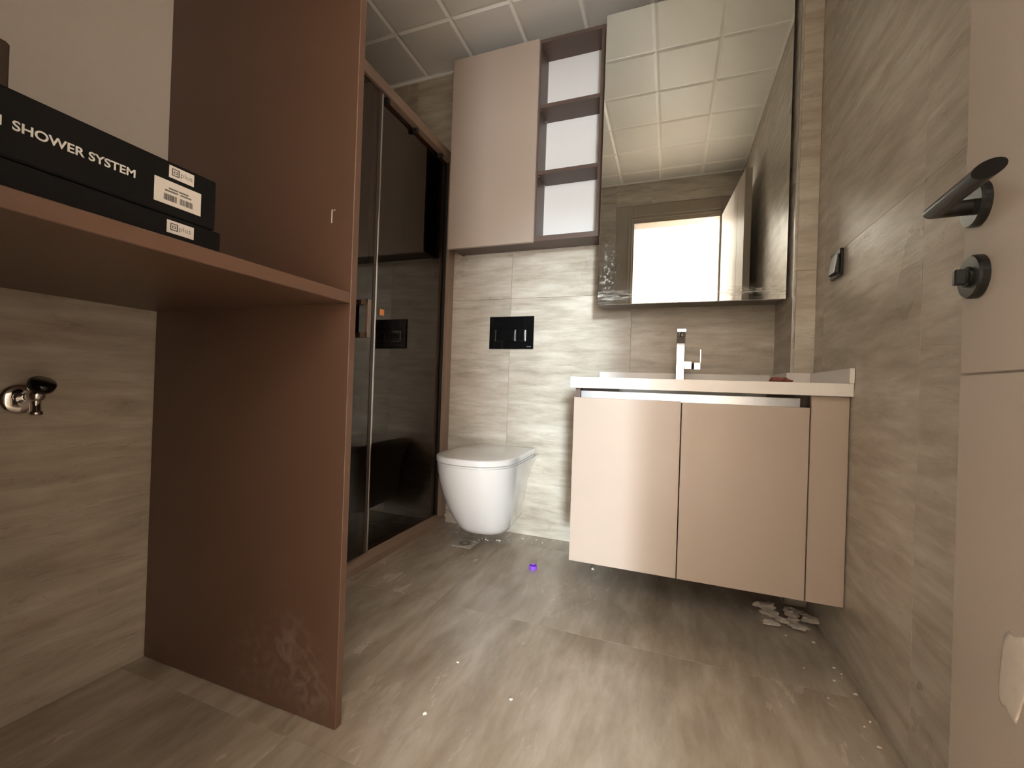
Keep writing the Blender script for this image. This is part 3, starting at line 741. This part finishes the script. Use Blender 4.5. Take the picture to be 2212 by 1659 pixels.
for (u0, u1) in ((0, LL - 0.19), (LL - 0.19, LL)):
    for (z0, z1) in ((0.008, 0.803), (0.803, 2.155)):
        obj('panel', lbox(u0 + (0.0015 if u0 else 0), u1 - (0.0015 if u1 < LL else 0), 0, 0.006, z0 + (0.0015 if z0 > 0.1 else 0), z1 - (0.0015 if z1 < 2 else 0), 0.001), 'door', dr)
uR = LL - 0.040
def dl(u, out, z): return L2W(u, -out, z)
ro = obj('handle_rosette', lathe([(0.0305, 0), (0.0305, 0.008), (0.0285, 0.011)], dl(uR, 0, 1.037), nn), 'black_matt', dr, smooth=False)
hb = bmesh.new()
NP = 20
def tube_ring(c, a, b, r): return [c + a * (r * math.cos(2 * math.pi * k / NP)) + b * (r * math.sin(2 * math.pi * k / NP)) for k in range(NP)]
up = Vector((0, 0, 1)); rad = 0.0105
mit = (nn - dd * -1).normalized()
r0 = tube_ring(dl(uR, 0.008, 1.034), dd, up, rad)
corner = []
for k in range(NP):     # mitred corner: slice of the neck along the 45 degree plane
    a = rad * math.cos(2 * math.pi * k / NP); c = rad * math.sin(2 * math.pi * k / NP)
    corner.append(dl(uR, 0.047, 1.034) + dd * a + up * c + nn * a)
r2 = []
for k in range(NP):
    a = rad * math.cos(2 * math.pi * k / NP); c = rad * math.sin(2 * math.pi * k / NP)
    r2.append(dl(uR - 0.128, 0.047, 1.034) + nn * a + up * c + dd * (a * 1.2))
loft([r0, corner, r2], hb)
obj('handle_lever', hb, 'black_matt', dr, smooth=True).modifiers.new('edge', 'EDGE_SPLIT').split_angle = math.radians(35)
lk = obj('lock_rosette', lathe([(0.0300, 0), (0.0300, 0.008), (0.0280, 0.011)], dl(uR, 0, 0.937), nn), 'black_matt', dr, smooth=False)
b_ = lathe([(0.014, 0.010), (0.014, 0.014), (0.012, 0.015)], dl(uR, 0, 0.937), nn, n=20)
obj('thumb_turn_base', b_, 'black_matt', lk)
obj('thumb_turn', lbox(uR - 0.004, uR + 0.004, -0.026, -0.012, 0.926, 0.948, 0.0015), 'black_matt', lk)
for z in (0.25, 1.1, 1.95):
    obj('hinge', cyl(dl(0.0, -0.02, z - 0.045) + Vector((0.012, -0.004, 0)), dl(0.0, -0.02, z + 0.045) + Vector((0.012, -0.004, 0)), 0.006, n=14), 'black_matt', dr)
# plaster splash dried on the door
b_ = bmesh.new(); bmesh.ops.create_icosphere(b_, subdivisions=3, radius=1)
for v in b_.verts:
    n = 1 + 0.16 * math.sin(5 * v.co.x + 1) * math.cos(4 * v.co.z)
    v.co = L2W(0.596 + v.co.x * 0.024 * n + v.co.z * -0.006, -v.co.y * 0.0012 - 0.0002, 0.447 + v.co.z * 0.052 * n)
sm = obj('plaster_splash', b_, 'splash', dr, smooth=True); sm['label'] = 'pale dried plaster splash'

# ---------------------------------------------------------------- floor items
dx, dy = -0.898, 1.868
fd = thing('floor_drain', 'square metal floor drain grate in front of the toilet', 'drain', (dx, dy, 0.0))
obj('frame', bx(dx - 0.05, dx + 0.05, dy - 0.05, dy + 0.05, 0.0002, 0.0022, 0.0006), 'steel', fd)
gr = obj('grate', lathe([(0.040, 0.0022), (0.040, 0.0030)], (dx, dy, 0), (0, 0, 1), n=32), 'steel', fd)
for k in range(14):
    a = 2 * math.pi * k / 14; c, s = math.cos(a), math.sin(a)
    b_ = bx(-0.0105, 0.0105, -0.0018, 0.0018, 0.0030, 0.0033)
    for v in b_.verts:
        x, y = v.co.x + 0.024, v.co.y
        v.co.x, v.co.y = dx + x * c - y * s, dy + x * s + y * c
    obj('slot', b_, 'rubber', gr)
cp = thing('bottle_cap', 'small purple plastic bottle cap on the floor tiles', 'cap', (-0.516, 1.735, 0.0))
n_ = 28
b_ = lathe([(0.0165, 0.0003), (0.0165, 0.014), (0.0150, 0.015), (0.0140, 0.013), (0.0135, 0.004)], (-0.516, 1.735, 0.0), (0, 0, 1), n=n_)
obj('shell', b_, 'purple', cp)
obj('grip_ring', lathe([(0.0168, 0.0045), (0.0172, 0.005), (0.0172, 0.0075), (0.0168, 0.008)], (-0.516, 1.735, 0.0), (0, 0, 1), n=n_), 'purple', cp)

def lump(name, c, sx, sy, sz, mat, sub=1, seed=0, jag=0.35):
    rnd = random.Random(seed)
    b_ = bmesh.new(); bmesh.ops.create_icosphere(b_, subdivisions=sub, radius=1)
    for v in b_.verts:
        n = 1 + rnd.uniform(-jag, jag)
        v.co = Vector((c[0] + v.co.x * sx * n, c[1] + v.co.y * sy * n, max(0.0003, c[2] + sz * 0.8 + v.co.z * sz * n)))
    return b_
ph = thing('plaster_rubble', 'heap of broken plaster flakes on the floor under the vanity corner', 'rubble', (0.40, 1.72, 0.0))
rnd = random.Random(3)
for k in range(26):
    x = 0.40 + rnd.uniform(-0.075, 0.065); y = 1.70 + rnd.uniform(-0.06, 0.07)
    s = rnd.uniform(0.008, 0.028)
    obj('flake', lump('flake', (x, y, 0.0 + 0.006 * (k % 3)), s, s * rnd.uniform(0.4, 0.8), s * rnd.uniform(0.15, 0.45), 'plaster', 2, k, 0.42), 'plaster', ph)
k_ = 0
def crumb(x, y, s, label, group):
    global k_; k_ += 1
    tag(obj('plaster_crumb', lump('c', (x, y, 0), s, s * 0.7, s * 0.5, 'crumb', 1, 100 + k_), 'crumb', origin=(x, y, 0)), label, 'crumb', group)
for (x, y, s, l) in ((-0.507, 0.873, 0.006, 'white plaster crumb on the floor nearest the camera, right of the brown panel foot'),
                     (-0.523, 1.066, 0.005, 'tiny white plaster crumb on the floor left of the bright floor streak'),
                     (-0.340, 0.993, 0.005, 'tiny plaster crumb on the bright streak of the floor'),
                     (-0.283, 1.835, 0.008, 'small white plaster crumb below the left vanity door')):
    crumb(x, y, s, l, 'crumbs lying singly on the floor')
for k in range(18):
    t = k / 17
    crumb(-0.86 + t * t * 0.34 + rnd.uniform(-0.02, 0.03), 1.91 + t * 0.14 + rnd.uniform(-0.045, 0.05), 0.003 + 0.006 * rnd.random() ** 2, 'white plaster crumb scattered on the floor behind and below the toilet', 'crumbs under the toilet')
for k in range(12):
    crumb(0.43 + rnd.uniform(-0.06, 0.045), 1.50 + rnd.uniform(-0.35, 0.12), rnd.uniform(0.0025, 0.005), 'tiny pale crumb along the foot of the right wall', 'crumbs along the right wall')
